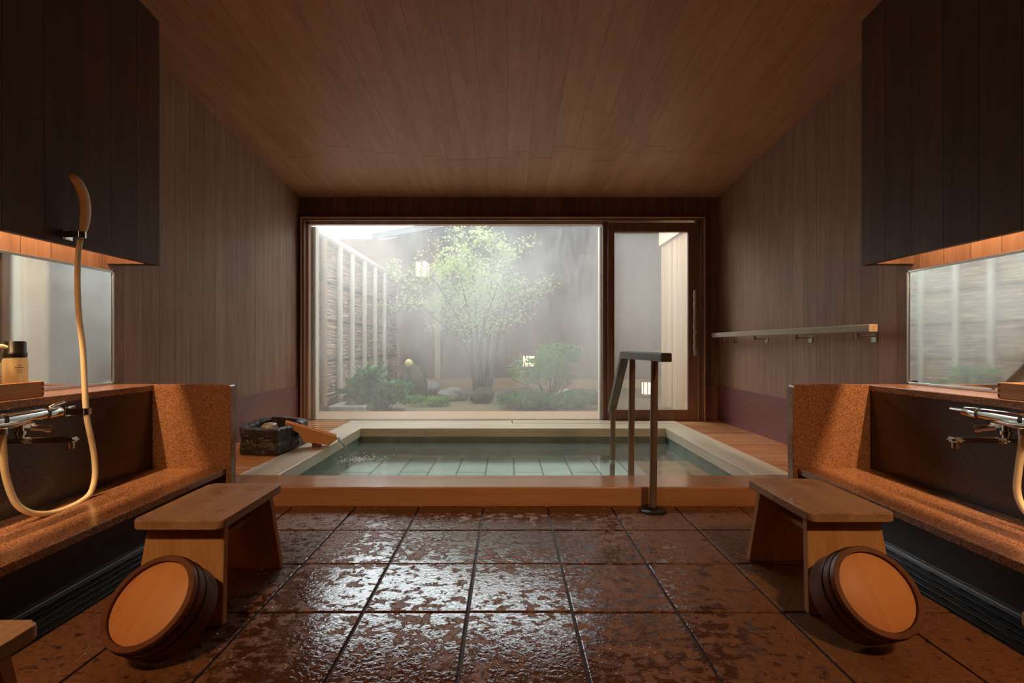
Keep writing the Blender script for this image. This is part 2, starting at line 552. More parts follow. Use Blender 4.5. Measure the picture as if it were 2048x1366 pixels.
def loft(bm, rings, closed=True, cap0=True, cap1=True, mi=0):
    vr = [[bm.verts.new(p) for p in r] for r in rings]
    n = len(vr[0])
    for a, b in zip(vr, vr[1:]):
        for i in range(n if closed else n - 1):
            f = bm.faces.new((a[i], a[(i + 1) % n], b[(i + 1) % n], b[i]))
            f.material_index = mi
    if cap0: bm.faces.new(vr[0][::-1]).material_index = mi
    if cap1: bm.faces.new(vr[-1]).material_index = mi
    return bm

def catmull(pts, per=8):
    P = [Vector(p) for p in pts]
    P = [P[0] * 2 - P[1]] + P + [P[-1] * 2 - P[-2]]
    out = []
    for i in range(1, len(P) - 2):
        a, b, c, d = P[i - 1:i + 3]
        for k in range(per):
            t = k / per
            out.append(0.5 * ((2 * b) + (c - a) * t + (2 * a - 5 * b + 4 * c - d) * t * t + (3 * b - 3 * c + d - a) * t ** 3))
    out.append(P[-2])
    return out

def tube(bm, pts, rad, n=12, flat=1.0, mi=0):
    """round tube through pts, rad a number or a list"""
    pts = [Vector(p) for p in pts]
    k = len(pts)
    rr = rad if isinstance(rad, (list, tuple)) else [rad] * k
    if len(rr) != k:
        rr = [rr[min(len(rr) - 1, int(i * (len(rr) - 1) / (k - 1)))] + (rr[min(len(rr) - 1, int(i * (len(rr) - 1) / (k - 1)) + 1)] - rr[min(len(rr) - 1, int(i * (len(rr) - 1) / (k - 1)))]) * ((i * (len(rr) - 1) / (k - 1)) % 1) for i in range(k)]
    rings = []
    up = None
    for i, p in enumerate(pts):
        t = (pts[min(i + 1, k - 1)] - pts[max(i - 1, 0)]).normalized()
        if up is None:
            up = Vector((0, 0, 1)) if abs(t.z) < 0.9 else Vector((0, 1, 0))
        u = (up - t * up.dot(t)).normalized()
        v = t.cross(u)
        up = u
        rings.append([p + rr[i] * (math.cos(a) * u + flat * math.sin(a) * v) for a in [2 * math.pi * j / n for j in range(n)]])
    return loft(bm, rings, mi=mi)

def cyl(bm, p, q, r, n=24, r2=None, mi=0):
    return tube(bm, [p, q], [r, r if r2 is None else r2], n, mi=mi)

def lathe(bm, prof, c=(0, 0, 0), n=32, mi=0):
    """prof: (radius, z) pairs round a vertical axis through c"""
    rings = [[(c[0] + r * math.cos(2 * math.pi * j / n), c[1] + r * math.sin(2 * math.pi * j / n), c[2] + z) for j in range(n)] for r, z in prof]
    return loft(bm, rings, mi=mi)

def blob(bm, c, sx, sy, sz, seed=0, amp=0.25, sub=3, floor=None):
    r = bmesh.ops.create_icosphere(bm, subdivisions=sub, radius=1)
    for v in r['verts']:
        d = v.co.normalized()
        k = 1 + amp * mnoise.noise(d * 1.7 + Vector((seed * 3.1, seed * 1.7, 0))) + amp * 0.4 * mnoise.noise(d * 5 + Vector((seed, 0, 9)))
        v.co = Vector((c[0] + d.x * sx * k, c[1] + d.y * sy * k, c[2] + d.z * sz * k))
        if floor is not None and v.co.z < floor: v.co.z = floor
    return bm

def leaves(bm, pts, size, up=0.3, aspect=0.5, rnd=random):
    for p in pts:
        d = Vector((rnd.uniform(-1, 1), rnd.uniform(-1, 1), rnd.uniform(-0.8, 0.6) + up)).normalized()
        s = Vector((rnd.uniform(-1, 1), rnd.uniform(-1, 1), rnd.uniform(-1, 1)))
        s = (s - d * s.dot(d)).normalized()
        nn = d.cross(s)
        L = size * rnd.uniform(0.6, 1.3)
        W = L * aspect * 0.5
        p = Vector(p)
        a = bm.verts.new(p)
        b = bm.verts.new(p + d * L * 0.45 + s * W + nn * W * 0.3)
        c = bm.verts.new(p + d * L)
        e = bm.verts.new(p + d * L * 0.45 - s * W + nn * W * 0.3)
        bm.faces.new((a, b, c)); bm.faces.new((a, c, e))

F_, VX, VY, CH = 949.0, 1015.0, 690.0, 0.8
def at_x(px, py, X):
    Y = X * F_ / (px - VX)
    return Vector((X, Y, CH - (py - VY) / F_ * Y))
def at_y(px, py, Y):
    return Vector(((px - VX) / F_ * Y, Y, CH - (py - VY) / F_ * Y))

XL, XR = -1.97, 2.0          # side walls
YB, YF = 4.5, -2.0           # window wall, wall behind the camera
ceilz = lambda y: 2.2 + 0.1117 * (4.5 - y)
RIM = 0.09

# ------------------------------------------------------------------ the room
def struct(name, bm, m, label, cat, parent=None, smooth=False):
    o = obj(name, bm, m, parent, smooth)
    return tagged(o, label, cat, None, 'structure')

bm = bmesh.new()
jx, jy, T = -0.119, 1.736, 0.3144
xs = [jx + T * k for k in range(-5, 6)]
xs = [-1.28] + [x for x in xs if -1.25 < x < 1.30] + [1.335]
ys = [jy + T * k for k in range(-12, 2)] + [2.365]
ys = [y for y in ys if y <= 2.366]
ys = sorted(set([round(y, 4) for y in ys if y < 2.35] + [2.365]))
for xa, xb in zip(xs, xs[1:]):
    for ya, yb in zip(ys, ys[1:]):
        dz = random.uniform(-0.0012, 0.0012)
        box(bm, xa + 0.004, xb - 0.004, ya + 0.004, yb - 0.004, -0.03, dz, 0.003, 2, 0)
box(bm, XL, XR, YF, 2.36, -0.12, -0.06, 0, 2, 1)
box(bm, XL - 0.1, XR + 0.1, YF, YB + 0.12, -0.72, -0.62, 0, 2, 1)
box(bm, -1.28, 1.335, YF, 2.365, -0.06, -0.007, 0, 2, 1)
fl = tagged(obj('floor', bm, None, mats=[M['tile'], M['grout']]), 'wet brown square tiled floor of the washing area', 'floor', None, 'structure')

def wall_prism(x0, x1):
    return prism(bmesh.new(), [(YF, -0.72), (YB + 0.12, -0.72), (YB + 0.12, ceilz(YB) + 0.05), (YF, ceilz(YF) + 0.05)], lambda u, v, d: (d, u, v), x0, x1)
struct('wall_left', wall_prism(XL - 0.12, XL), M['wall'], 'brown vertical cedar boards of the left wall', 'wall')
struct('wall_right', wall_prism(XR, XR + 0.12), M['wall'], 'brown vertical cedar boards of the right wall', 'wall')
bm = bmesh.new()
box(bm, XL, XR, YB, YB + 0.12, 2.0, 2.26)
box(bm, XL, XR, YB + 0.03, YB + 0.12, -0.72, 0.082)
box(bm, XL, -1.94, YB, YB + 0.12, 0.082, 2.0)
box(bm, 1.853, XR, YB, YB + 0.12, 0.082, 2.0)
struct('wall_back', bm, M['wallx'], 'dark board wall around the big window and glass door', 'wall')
struct('wall_front', BX(XL - 0.12, XR + 0.12, YF - 0.12, YF, -0.72, ceilz(YF) + 0.1), M['wallx'], 'dark board wall behind the viewer', 'wall')
bm = prism(bmesh.new(), [(YF - 0.12, ceilz(YF - 0.12)), (YB + 0.12, ceilz(YB + 0.12)), (YB + 0.12, ceilz(YB + 0.12) + 0.1), (YF - 0.12, ceilz(YF - 0.12) + 0.1)], lambda u, v, d: (d, u, v), XL - 0.12, XR + 0.12)
struct('ceiling', bm, M['ceil'], 'sloping brown plank ceiling over the bath room', 'ceiling')

# plum granite band along the foot of the walls
struct('baseboard_left', BX(XL, XL + 0.012, 2.37, YB, 0.0, 0.418, 0.002), M['purple'], 'plum granite band at the foot of the left wall', 'baseboard')
struct('baseboard_right', BX(XR - 0.012, XR, 2.37, YB, 0.0, 0.418, 0.002), M['purple'], 'plum granite band at the foot of the right wall', 'baseboard')
struct('baseboard_back', BX(1.856, XR - 0.012, YB - 0.012, YB, 0.09, 0.418, 0.002), M['purple'], 'short plum granite band right of the glass door', 'baseboard')

# hollow wall cabinets above the mirrors; the strip lights sit up inside them
for side, xf, xw, sg in (('left', -1.76, XL, -1), ('right', 1.79, XR, 1)):
    bm = bmesh.new()
    th = 0.028
    a, b = sorted((xf, xf + sg * th))
    prism(bm, [(-1.2, 1.20), (2.40, 1.20), (2.40, ceilz(2.40) + 0.02), (-1.2, ceilz(-1.2) + 0.02)], lambda u, v, d: (d, u, v), a, b, 0.003)
    a, b = sorted((xf + sg * 0.01, xw))
    box(bm, a, b, 2.335, 2.395, 1.20, ceilz(2.40) + 0.02)
    box(bm, a, b, -1.2, -1.14, 1.20, ceilz(-1.2))
    box(bm, a, b, -1.15, 2.35, 1.60, 1.63)
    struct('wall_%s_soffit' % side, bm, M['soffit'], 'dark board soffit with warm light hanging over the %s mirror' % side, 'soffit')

# window wall joinery
win = thing('window_1', 'big misted fixed window looking onto the garden', 'window', (-0.5, YB, 0.09), None, 'structure')
def fr(parent, name, boxes, mat, bev=0.003):
    bm = bmesh.new()
    for b in boxes: box(bm, *b, bev)
    return obj(name, bm, mat, parent, False, True)
fr(win, 'window_frame', [(-1.94, -1.905, 4.44, 4.60, 0.09, 2.0), (1.818, 1.853, 4.44, 4.60, 0.09, 2.0), (-1.94, 1.853, 4.44, 4.60, 1.968, 2.0),
                         (0.905, 0.952, 4.50, 4.62, 0.09, 1.968)], M['frame'])
fr(win, 'window_bead', [(-1.936, -1.925, 4.43, 4.445, 0.09, 1.998), (1.838, 1.849, 4.43, 4.445, 0.09, 1.998), (-1.936, 1.849, 4.43, 4.445, 1.986, 1.998),
                        (-1.905, -1.886, 4.50, 4.56, 0.09, 1.968), (-1.905, 0.905, 4.50, 4.56, 1.945, 1.968), (1.79, 1.818, 4.50, 4.56, 0.09, 1.968)], M['framelight'], 0.002)
fr(win, 'metal_edge', [(-1.90, -1.852, 4.585, 4.66, 0.09, 1.945), (0.888, 0.93, 4.585, 4.66, 0.09, 1.945)], M['palebeam'], 0.002)
fr(win, 'window_pane', [(-1.886, 0.905, 4.570, 4.576, 0.085, 1.95)], M['pane'], 0)
door = thing('door_1', 'glazed sliding garden door with dark wooden frame', 'door', (1.35, YB, 0.09), None, 'structure')
fr(door, 'door_leaf', [(0.945, 1.005, 4.46, 4.50, 0.09, 1.95), (1.70, 1.79, 4.46, 4.50, 0.09, 1.95), (1.005, 1.70, 4.46, 4.50, 1.865, 1.95), (1.005, 1.70, 4.46, 4.50, 0.09, 0.19)], M['frame'], 0.003)
fr(door, 'door_glass', [(1.0, 1.705, 4.477, 4.483, 0.185, 1.87)], M['doorpane'], 0)
bm = bmesh.new()
hp = []
for i in range(25):
    t = i / 24
    hp.append((1.748 + 0.003 * math.sin(t * 40), 4.425 + 0.003 * math.cos(t * 40), 0.70 + 0.61 * t))
tube(bm, hp, 0.014, 10)
obj('door_handle', bm, M['rail'], door, 'all', True)
bm = bmesh.new()
for z in (0.80, 1.2): cyl(bm, (1.748, 4.425, z), (1.748, 4.462, z), 0.008, 10)
obj('handle_mount', bm, M['steel'], door, True, True)

# ------------------------------------------------------------------ bath and decks
BX0, BX1, BY0, BY1 = -1.25, 1.345, 2.587, 4.04
bath = thing('sunken_bath', 'large sunken bath with pale wooden rim in front of the window', 'bath', (0.05, 3.3, 0))
def bp(name, b, mat, bev=0.004):
    bm = bmesh.new(); box(bm, *b, bev, 2)
    return obj(name, bm, mat, bath, False, True)
bp('front_rim', (XL + 0.004, XR - 0.004, 2.368, BY0, -0.12, RIM), M['rimfront'], 0.006)
bp('side_rim', (-1.467, BX0, BY0 + 0.001, BY1 + 0.0, 0.018, RIM + 0.001), M['rim'])
bp('side_rim', (BX1, 1.562, BY0 + 0.001, BY1 + 0.0, 0.018, RIM + 0.001), M['rim'])
bp('back_rim', (-1.467, 1.562, BY1 + 0.001, 4.30, 0.018, RIM), M['rimx'])
WZ = -0.025
bm = bmesh.new()
box(bm, BX0 - 0.06, BX1 + 0.06, BY0 - 0.02, BY0 + 0.004, -0.17, 0.017)
box(bm, BX0 - 0.06, BX1 + 0.06, BY1 + 0.006, BY1 + 0.06, -0.17, 0.017)
box(bm, BX0 - 0.06, BX0 - 0.006, BY0 + 0.004, BY1 + 0.006, -0.17, 0.017)
box(bm, BX1 + 0.006, BX1 + 0.06, BY0 + 0.004, BY1 + 0.006, -0.17, 0.017)
obj('basin_wall', bm, M['basinwall'], bath, False, True)
obj('basin_floor', BX(BX0 - 0.06, BX1 + 0.06, BY0 - 0.02, BY1 + 0.06, -0.205, -0.165), M['basin'], bath, False, True)
obj('inner_step', BX(0.93, BX1 + 0.004, BY0 + 0.006, 3.50, -0.1645, -0.055, 0.006), M['rimfront'], bath, False, True)
bm = bmesh.new()
nx, ny = 2, 2
box(bm, BX0 - 0.004, BX1 + 0.004, BY0 + 0.005, BY1 + 0.004, WZ - 0.002, WZ)
for f in [f for f in bm.faces if f.calc_center_median().z < WZ - 0.0005]: bm.faces.remove(f)
tagged(obj('bath_water', bm, M['water']), 'greenish clear hot water filling the sunken bath', 'water', None, 'stuff')

def planks(y0, y1, x0, x1, wd=0.1, gap=0.011):
    bm = bmesh.new()
    y = y0
    while y < y1 - 0.02:
        e = min(y + wd, y1)
        box(bm, x0, x1, y + gap / 2, e - gap / 2, 0.03, RIM - 0.001, 0.003)
        y += wd
    return bm
dl = planks(2.60, 4.50, XL + 0.012, -1.469)
tagged(obj('wooden_decking', dl, M['deck']), 'narrow slatted wooden decking left of the bath, under the black stone basin', 'decking', None, 'structure')
dr = planks(2.60, 4.50, 1.564, XR - 0.012)
tagged(obj('wooden_decking', dr, M['deck']), 'slatted wooden decking right of the bath, along the plum granite band', 'decking', None, 'structure')
bm = bmesh.new()
box(bm, -1.467, 0.04, 4.303, 4.47, 0.02, RIM, 0.003)
box(bm, 0.046, 1.562, 4.303, 4.47, 0.02, RIM + 0.002, 0.003)
tagged(obj('window_sill', bm, M['rimx']), 'pale wooden sill boards between the bath and the window', 'sill', None, 'structure')

# ------------------------------------------------------------------ washing counters
def counter(side, xw, xl, xb, xt, xe):
    """xw wall, xl ledge front, xb bench front, xt toe wall, xe end panel edge"""
    t = thing('washing_counter', 'brown granite washing counter with bench and end panel along the %s wall' % side, 'counter', (xl, 1.0, 0), 'granite washing counters')
    sg = 1 if xw < 0 else -1
    Y0, Y1 = -1.6, 2.32
    s = lambda a, b: (min(a, b), max(a, b))
    obj('ledge', BX(*s(xw + sg * 0.003, xl), Y0, Y1, 0.576, 0.606, 0.003), M['granite'], t, False, True)
    obj('back_panel', BX(*s(xw + sg * 0.003, xl - sg * 0.004), Y0, Y1, -0.06, 0.576), M['granitej'], t, False, True)
    obj('bench', BX(*s(xl - sg * 0.003, xb), Y0, Y1, 0.168, 0.198, 0.003), M['granite'], t, False, True)
    obj('toe_wall', BX(*s(xl - sg * 0.01, xt), Y0, Y1, -0.06, 0.168), M['granitej'], t, False, True)
    pts = rrect(min(xw + sg * 0.003, xe), max(xw + sg * 0.003, xe), 0.0, 0.606, 0.018, 5, (0, 0, 1, 0) if sg > 0 else (0, 0, 0, 1))
    pn = prism(bmesh.new(), pts, lambda u, v, d: (u, d, v), Y1, 2.366, 0.004, 2)
    obj('end_panel', pn, M['granite'], t, False, True)
    return t
counter('left', XL, -1.731, -1.375, -1.462, -1.353)
counter('right', XR, 1.769, 1.42, 1.537, 1.397)

def grate(label, x0, x1):
    t = thing('drain_grate', label, 'grate', ((x0 + x1) / 2, 1.0, -0.02), 'floor drain grates')
    bm = bmesh.new()
    wd = x1 - x0
    n = 5
    pitch = wd / n
    ys0, ys1 = -1.5, 2.31
    for k in range(n + 1):
        c = x0 + pitch * k
        a, b = max(x0, c - pitch * 0.38), min(x1, c + pitch * 0.38)
        box(bm, a, b, ys0, ys1, -0.018, -0.010, 0.0015, 1)
    for k in range(n):
        c = x0 + pitch * (k + 0.5)
        y = ys0 + (0.055 if k % 2 else 0)
        while y < ys1:
            box(bm, c - pitch * 0.13, c + pitch * 0.13, y, min(y + 0.04, ys1), -0.018, -0.0102)
            y += 0.11
    obj('slotted_plate', bm, M['darksteel'], t, False, True)
    return t
gl_ = grate('dark slotted steel drain grate below the left granite bench', -1.449, -1.284)
obj('edge_strip', BX(-1.4605, -1.450, -1.5, 2.31, -0.05, -0.004, 0.001), M['steel'], gl_, False, True)
gr_ = grate('dark slotted steel drain grate below the right granite bench', 1.339, 1.524)
obj('edge_strip', BX(1.525, 1.5355, -1.5, 2.31, -0.05, -0.004, 0.001), M['steel'], gr_, False, True)

# ------------------------------------------------------------------ mirrors
def mirror_thing(side, xw, sg):
    t = thing('wall_mirror', 'misted wide wall mirror standing on the %s granite ledge' % side, 'mirror', (xw, 1.6, 0.607), 'washing place mirrors')
    x0, x1 = xw + sg * 0.001, xw + sg * 0.028
    ya, yb, za, zb = 0.75, 2.345, 0.607, 1.167
    s = lambda a, b: (min(a, b), max(a, b))
    bm = bmesh.new()
    f = 0.012
    box(bm, *s(x0, x1), ya, yb, za, za + f, 0.002)
    box(bm, *s(x0, x1), ya, yb, zb - f, zb, 0.002)
    box(bm, *s(x0, x1), ya, ya + f, za, zb, 0.002)
    box(bm, *s(x0, x1), yb - f, yb, za, zb, 0.002)
    obj('mirror_frame', bm, M['steel'], t, False, True)
    obj('mirror_glass', BX(*s(x0, xw + sg * 0.024), ya + f, yb - f, za + f, zb - f), M['mirror'], t, False, True)
    if sg < 0:
        for k, (y, z, a) in enumerate(((2.30, 0.622, 0.012), (1.93, 0.621, 0.006), (1.84, 0.624, 0.014))):
            bm = bmesh.new()
            blob(bm, (xw + sg * 0.0245, y, z), 0.0006, a * 1.5, a * 0.5, k, 0.5, 2)
            obj('tarnish_spot', bm, M['blackplastic'], t, False, True)
    return t
mirror_thing('left', XL, 1)
mirror_thing('right', XR, -1)

# ------------------------------------------------------------------ stools and buckets
def copy_tree(o, parent=None):
    c = o.copy()
    COL.objects.link(c)
    if parent is not None: c.parent = parent
    for ch in list(o.children): copy_tree(ch, c)
    return c

STW, STL, STH = 0.26, 0.368, 0.30
def make_stool():
    t = thing('bath_stool', '', 'stool', (0, 0, 0), 'low wooden bath stools')
    bm = prism(bmesh.new(), rrect(-STW / 2, STW / 2, -STL / 2, STL / 2, 0.02, 5), lambda u, v, d: (u, v, d), STH - 0.027, STH, 0.005, 2)
    so = obj('seat', bm, M['seat'], t, True)
    so.modifiers.new('weighted', 'WEIGHTED_NORMAL').keep_sharp = False
    for sg in (-1, 1):
        bm = bmesh.new()
        zt = STH - 0.0275
        def ring(z, yy, hw):
            return [(-hw, yy - 0.0115, z), (hw, yy - 0.0115, z), (hw, yy + 0.0115, z), (-hw, yy + 0.0115, z)]
        loft(bm, [ring(0.0, sg * (STL / 2 - 0.010), 0.132), ring(zt, sg * (STL / 2 - 0.052), 0.112)])
        bmesh.ops.bevel(bm, geom=bm.edges[:], offset=0.002, segments=1, affect='EDGES')
        obj('leg', bm, M['stool'], t)
    obj('stretcher', BX(-0.045, 0.045, -0.132, 0.132, 0.188, 0.204, 0.002), M['stool'], t)
    return t
stool0 = make_stool()
def put_stool(x, y, label, rz=0.0, first=[True]):
    o = stool0 if first[0] else copy_tree(stool0)
    first[0] = False
    o.location = (x, y, 0); o.rotation_euler = (0, 0, R(rz)); o['label'] = label
    return o
put_stool(-0.942, 1.533, 'wooden bath stool with wet seat behind the left wooden bucket')
put_stool(1.026, 1.592, 'wooden bath stool behind the right wooden bucket')
put_stool(-0.974, 0.679, 'wooden bath stool cut off by the bottom left corner of the photo', 0)
put_stool(1.09, 0.713, 'wooden bath stool barely showing at the right edge of the photo', 0)

def make_bucket(name_, label, c, n, Rr, D, R2):
    """c = centre of base end rim, n = direction the base faces"""
    n = Vector(n).normalized()
    t = thing('wooden_bucket', label, 'bucket', (0, 0, 0), 'round wooden wash buckets')
    # local frame: local +Z = n, origin at base-end centre
    q = n.to_track_quat('Z', 'X')
    t.rotation_mode = 'QUATERNION'
    t.rotation_quaternion = q
    t.location = c
    seg = 64
    bm = bmesh.new()
    th = 0.013
    prof = [(Rr - th - 0.002, 0.0), (Rr - 0.002, 0.0), (Rr, -0.003), (R2, -D + 0.003), (R2 - 0.002, -D), (R2 - th, -D), (R2 - th - 0.001, -D + 0.003), (Rr - th - 0.002, 0.0)]
    rings = [[(r * math.cos(2 * math.pi * j / seg), r * math.sin(2 * math.pi * j / seg), z) for j in range(seg)] for r, z in prof]
    loft(bm, rings, cap0=False, cap1=False)
    bmesh.ops.remove_doubles(bm, verts=bm.verts[:], dist=1e-5)
    obj('stave_wall', bm, M['tubrim'], t, True)
    bm = bmesh.new()
    lathe(bm, [(Rr - th - 0.003, -0.020), (Rr - th - 0.003, -0.009), (Rr - th - 0.005, -0.0075), (0.001, -0.0075)], n=seg)
    obj('base_board', bm, M['tubbase'], t, True)
    for z in (-0.020, -0.052):
        bm = bmesh.new()
        r = Rr + (R2 - Rr) * (-z / D)
        pr = []
        rings = []
        for k in range(9):
            a = 2 * math.pi * k / 8
            rings.append([((r + 0.0005 + 0.0022 * math.cos(a)) * math.cos(2 * math.pi * j / seg), (r + 0.0005 + 0.0022 * math.cos(a)) * math.sin(2 * math.pi * j / seg), z + 0.0045 * math.sin(a)) for j in range(seg)])
        loft(bm, rings, cap0=False, cap1=False)
        bmesh.ops.remove_doubles(bm, verts=bm.verts[:], dist=1e-6)
        obj('hoop', bm, M['copper'], t, True)
    return t
make_bucket('l', 'round wooden bucket leaning on the left stool, pale base facing out', (-0.9033, 1.1916, 0.157), (-0.122, -0.722, 0.681), 0.1132, 0.1051, 0.1154)
make_bucket('r', 'round wooden bucket leaning on the right stool, pale base facing out', (0.9651, 1.2345, 0.162), (0.029, -0.799, 0.601), 0.1104, 0.1174, 0.1136)

# ------------------------------------------------------------------ showers
def bar(bm, p, q, wd, ht, bev=0.003, mi=0):
    """rectangular bar from p to q (roughly horizontal), wd across, ht high"""
    p, q = Vector(p), Vector(q)
    t = (q - p).normalized()
    s = t.cross(Vector((0, 0, 1)))
    s = s.normalized() if s.length > 1e-4 else Vector((1, 0, 0))
    u = s.cross(t).normalized()
    rings = [[e + s * a * wd / 2 + u * b * ht / 2 for a, b in ((-1, -1), (1, -1), (1, 1), (-1, 1))] for e in (p, q)]
    n0 = len(bm.verts)
    nb = bmesh.new()
    loft(nb, rings)
    bmesh.ops.recalc_face_normals(nb, faces=nb.faces[:])
    if bev: bmesh.ops.bevel(nb, geom=nb.edges[:], offset=bev, segments=2, affect='EDGES')
    me = bpy.data.meshes.new('tmp'); nb.to_mesh(me); nb.free()
    bm.from_mesh(me); bpy.data.meshes.remove(me)
    return bm

def mixer(label, xf, sg, hose_pts, handset=None):
    """xf: wall face, sg: +1 when the room lies at +x"""
    X = xf + sg * 0.088
    t = thing('shower_mixer', label, 'shower', (X, 1.56, 0.555), 'shower mixers')
    zc = 0.555
    bm = bmesh.new()
    r = 0.0215
    tube(bm, [(X, 1.35, zc), (X, 1.355, zc), (X, 1.675, zc), (X, 1.68, zc)], [r * 0.8, r, r, r * 0.9], 28)
    # flat saddle under the bar
    tube(bm, [(X, 1.45, zc - 0.012), (X, 1.57, zc - 0.012), (X, 1.66, zc - 0.004)], [0.020, 0.0215, 0.014], 20)
    obj('mixer_body', bm, M['chrome'], t, True, True)
    for ya, yb, rr in ((1.678, 1.692, 0.0195), (1.532, 1.545, 0.0222)):
        bm = bmesh.new()
        tube(bm, [(X, ya, zc), (X, yb, zc)], [rr, rr], 28)
        obj('seal_ring', bm, M['blackplastic'], t, True, True)
    bm = bmesh.new()
    tube(bm, [(X, 1.690, zc), (X, 1.738, zc), (X, 1.742, zc)], [0.020, 0.020, 0.017], 28)
    k = obj('temperature_knob', bm, M['chrome'], t, True, True)
    bm = bmesh.new()
    if sg > 0:
        tube(bm, [(X, 1.70, zc + 0.018), (X, 1.72, zc + 0.026), (X, 1.76, zc + 0.034)], [0.008, 0.007, 0.006], 12)
    else:
        tube(bm, [(X, 1.735, zc + 0.004), (X, 1.765, zc + 0.004), (X, 1.80, zc + 0.004)], [0.007, 0.006, 0.005], 12)
    obj('lever', bm, M['chrome'], t, True, True)
    for y in (1.705, 1.42):
        bm = bmesh.new()
        cyl(bm, (xf, y, zc - 0.03), (xf + sg * 0.012, y, zc - 0.03), 0.024, 24)
        cyl(bm, (xf, y, zc - 0.03), (X - sg * 0.012, y - 0.02, zc - 0.014), 0.011, 16)
        obj('wall_union', bm, M['chrome'], t, True, True)
    bm = bmesh.new()
    yv = 1.695
    cyl(bm, (X - sg * 0.03, yv - 0.03, zc - 0.045), (X + sg * 0.0, yv + 0.005, zc - 0.055), 0.012, 20)
    cyl(bm, (X - sg * 0.006, yv - 0.005, zc - 0.053), (X + sg * 0.004, yv + 0.008, zc - 0.056), 0.0145, 20)
    obj('stop_valve', bm, M['steel'], t, True, True)
    bm = bmesh.new()
    cyl(bm, (X, 1.60, zc - 0.015), (X, 1.60, zc - 0.07), 0.011, 18)
    cyl(bm, (X, 1.60, zc - 0.045), (X, 1.60, zc - 0.058), 0.016, 18)
    obj('spout_neck', bm, M['chrome'], t, True, True)
    bm = bmesh.new()
    zs = zc - 0.077
    bar(bm, (X - sg * 0.045, 1.595, zs), (X + sg * 0.175, 1.617, zs), 0.034, 0.017, 0.006)
    sp = obj('spout', bm, M['chrome'], t, True, True)
    bm = bmesh.new()
    cyl(bm, (X + sg * 0.155, 1.615, zs - 0.004), (X + sg * 0.155, 1.615, zs - 0.030), 0.012, 18)
    obj('aerator', bm, M['chrome'], t, True, True)
    bm = bmesh.new()
    cyl(bm, hose_pts[0] + Vector((0, 0, 0.05)), hose_pts[0] - Vector((0, 0, 0.012)), 0.013, 18)
    obj('hose_nut', bm, M['steel'], t, True, True)
    bm = bmesh.new()
    path = catmull(hose_pts, 10)
    tube(bm, path, 0.0098, 14)
    obj('hose', bm, M['cream'], t, 'all', True)
    if handset:
        bm = bmesh.new()
        hp_ = catmull(handset, 8)
        tube(bm, hp_, [0.009, 0.0135, 0.0165, 0.0175, 0.0175, 0.017, 0.015, 0.010], 18)
        obj('handset', bm, M['cream'], t, 'all', True)
    return t

def zline(px, py, X): return at_x(px, py, X)
hl = [(5, 862, -1.640), (6, 900, -1.642), (11, 950, -1.645), (28, 1000, -1.640), (50, 1021, -1.630), (82, 1028, -1.622), (120, 1022, -1.625), (158, 1005, -1.635), (181, 985, -1.645), (190, 951, -1.652), (188, 911, -1.655), (181, 872, -1.658), (174, 838, -1.660), (171, 806, -1.664), (168, 740, -1.674), (165, 690, -1.68), (158, 630, -1.685), (155, 572, -1.69), (156, 514, -1.695), (160, 480, -1.70)]
hs = [(161, 476, -1.70), (166, 460, -1.70), (169.5, 442, -1.695), (171, 418, -1.69), (167, 390, -1.685), (158, 369, -1.685), (149, 357, -1.69), (143, 352, -1.70)]
mixer('chrome shower mixer on the left wall with cream hose looping over the bench', -1.731, 1, [at_x(*p) for p in hl], [at_x(*p) for p in hs])
hr = [(2046, 862), (2044, 890), (2037, 940), (2034, 975), (2040, 1003), (2060, 1032), (2100, 1052), (2150, 1050), (2190, 1020), (2205, 960), (2200, 880), (2190, 830)]
mixer('chrome shower mixer on the right wall, cut by the photo edge', 1.769, -1, [at_x(p[0], p[1], 1.685) for p in hr])

def hook(label, p, xf, sg, up):
    t = thing('hose_hook', label, 'hook', p, None)
    p = Vector(p)
    bm = bmesh.new()
    box(bm, min(xf, xf + sg * 0.006), max(xf, xf + sg * 0.006), p.y - 0.022, p.y + 0.022, p.z - 0.02, p.z + 0.02, 0.002)
    bar(bm, (xf, p.y - 0.018, p.z), (p.x + sg * 0.005, p.y - 0.018, p.z), 0.005, 0.026, 0.0015)
    obj('bracket', bm, M['chrome'], t, True, True)
    bm = bmesh.new()
    rr = 0.0165
    ring = [(p.x + rr * math.cos(a), p.y + rr * math.sin(a), p.z) for a in [R(200 + 290 * i / 20) for i in range(21)]]
    ringin = []
    rings = []
    for i in range(21):
        a = R(200 + 290 * i / 20)
        o_ = Vector((math.cos(a), math.sin(a), 0))
        rings.append([p + o_ * rr0 + Vector((0, 0, z)) for rr0, z in ((0.0125, -0.012), (0.0155, -0.012), (0.0155, 0.012), (0.0125, 0.012))])
    loft(bm, rings)
    obj('clip', bm, M['chrome'], t, True, True)
    return t
hook('chrome clip guiding the cream hose just below the left ledge', at_x(173, 822, -1.662), -1.731, 1, False)
hook('chrome bracket on the left soffit holding the cream shower handset', at_x(163, 470, -1.70), -1.76, 1, True)

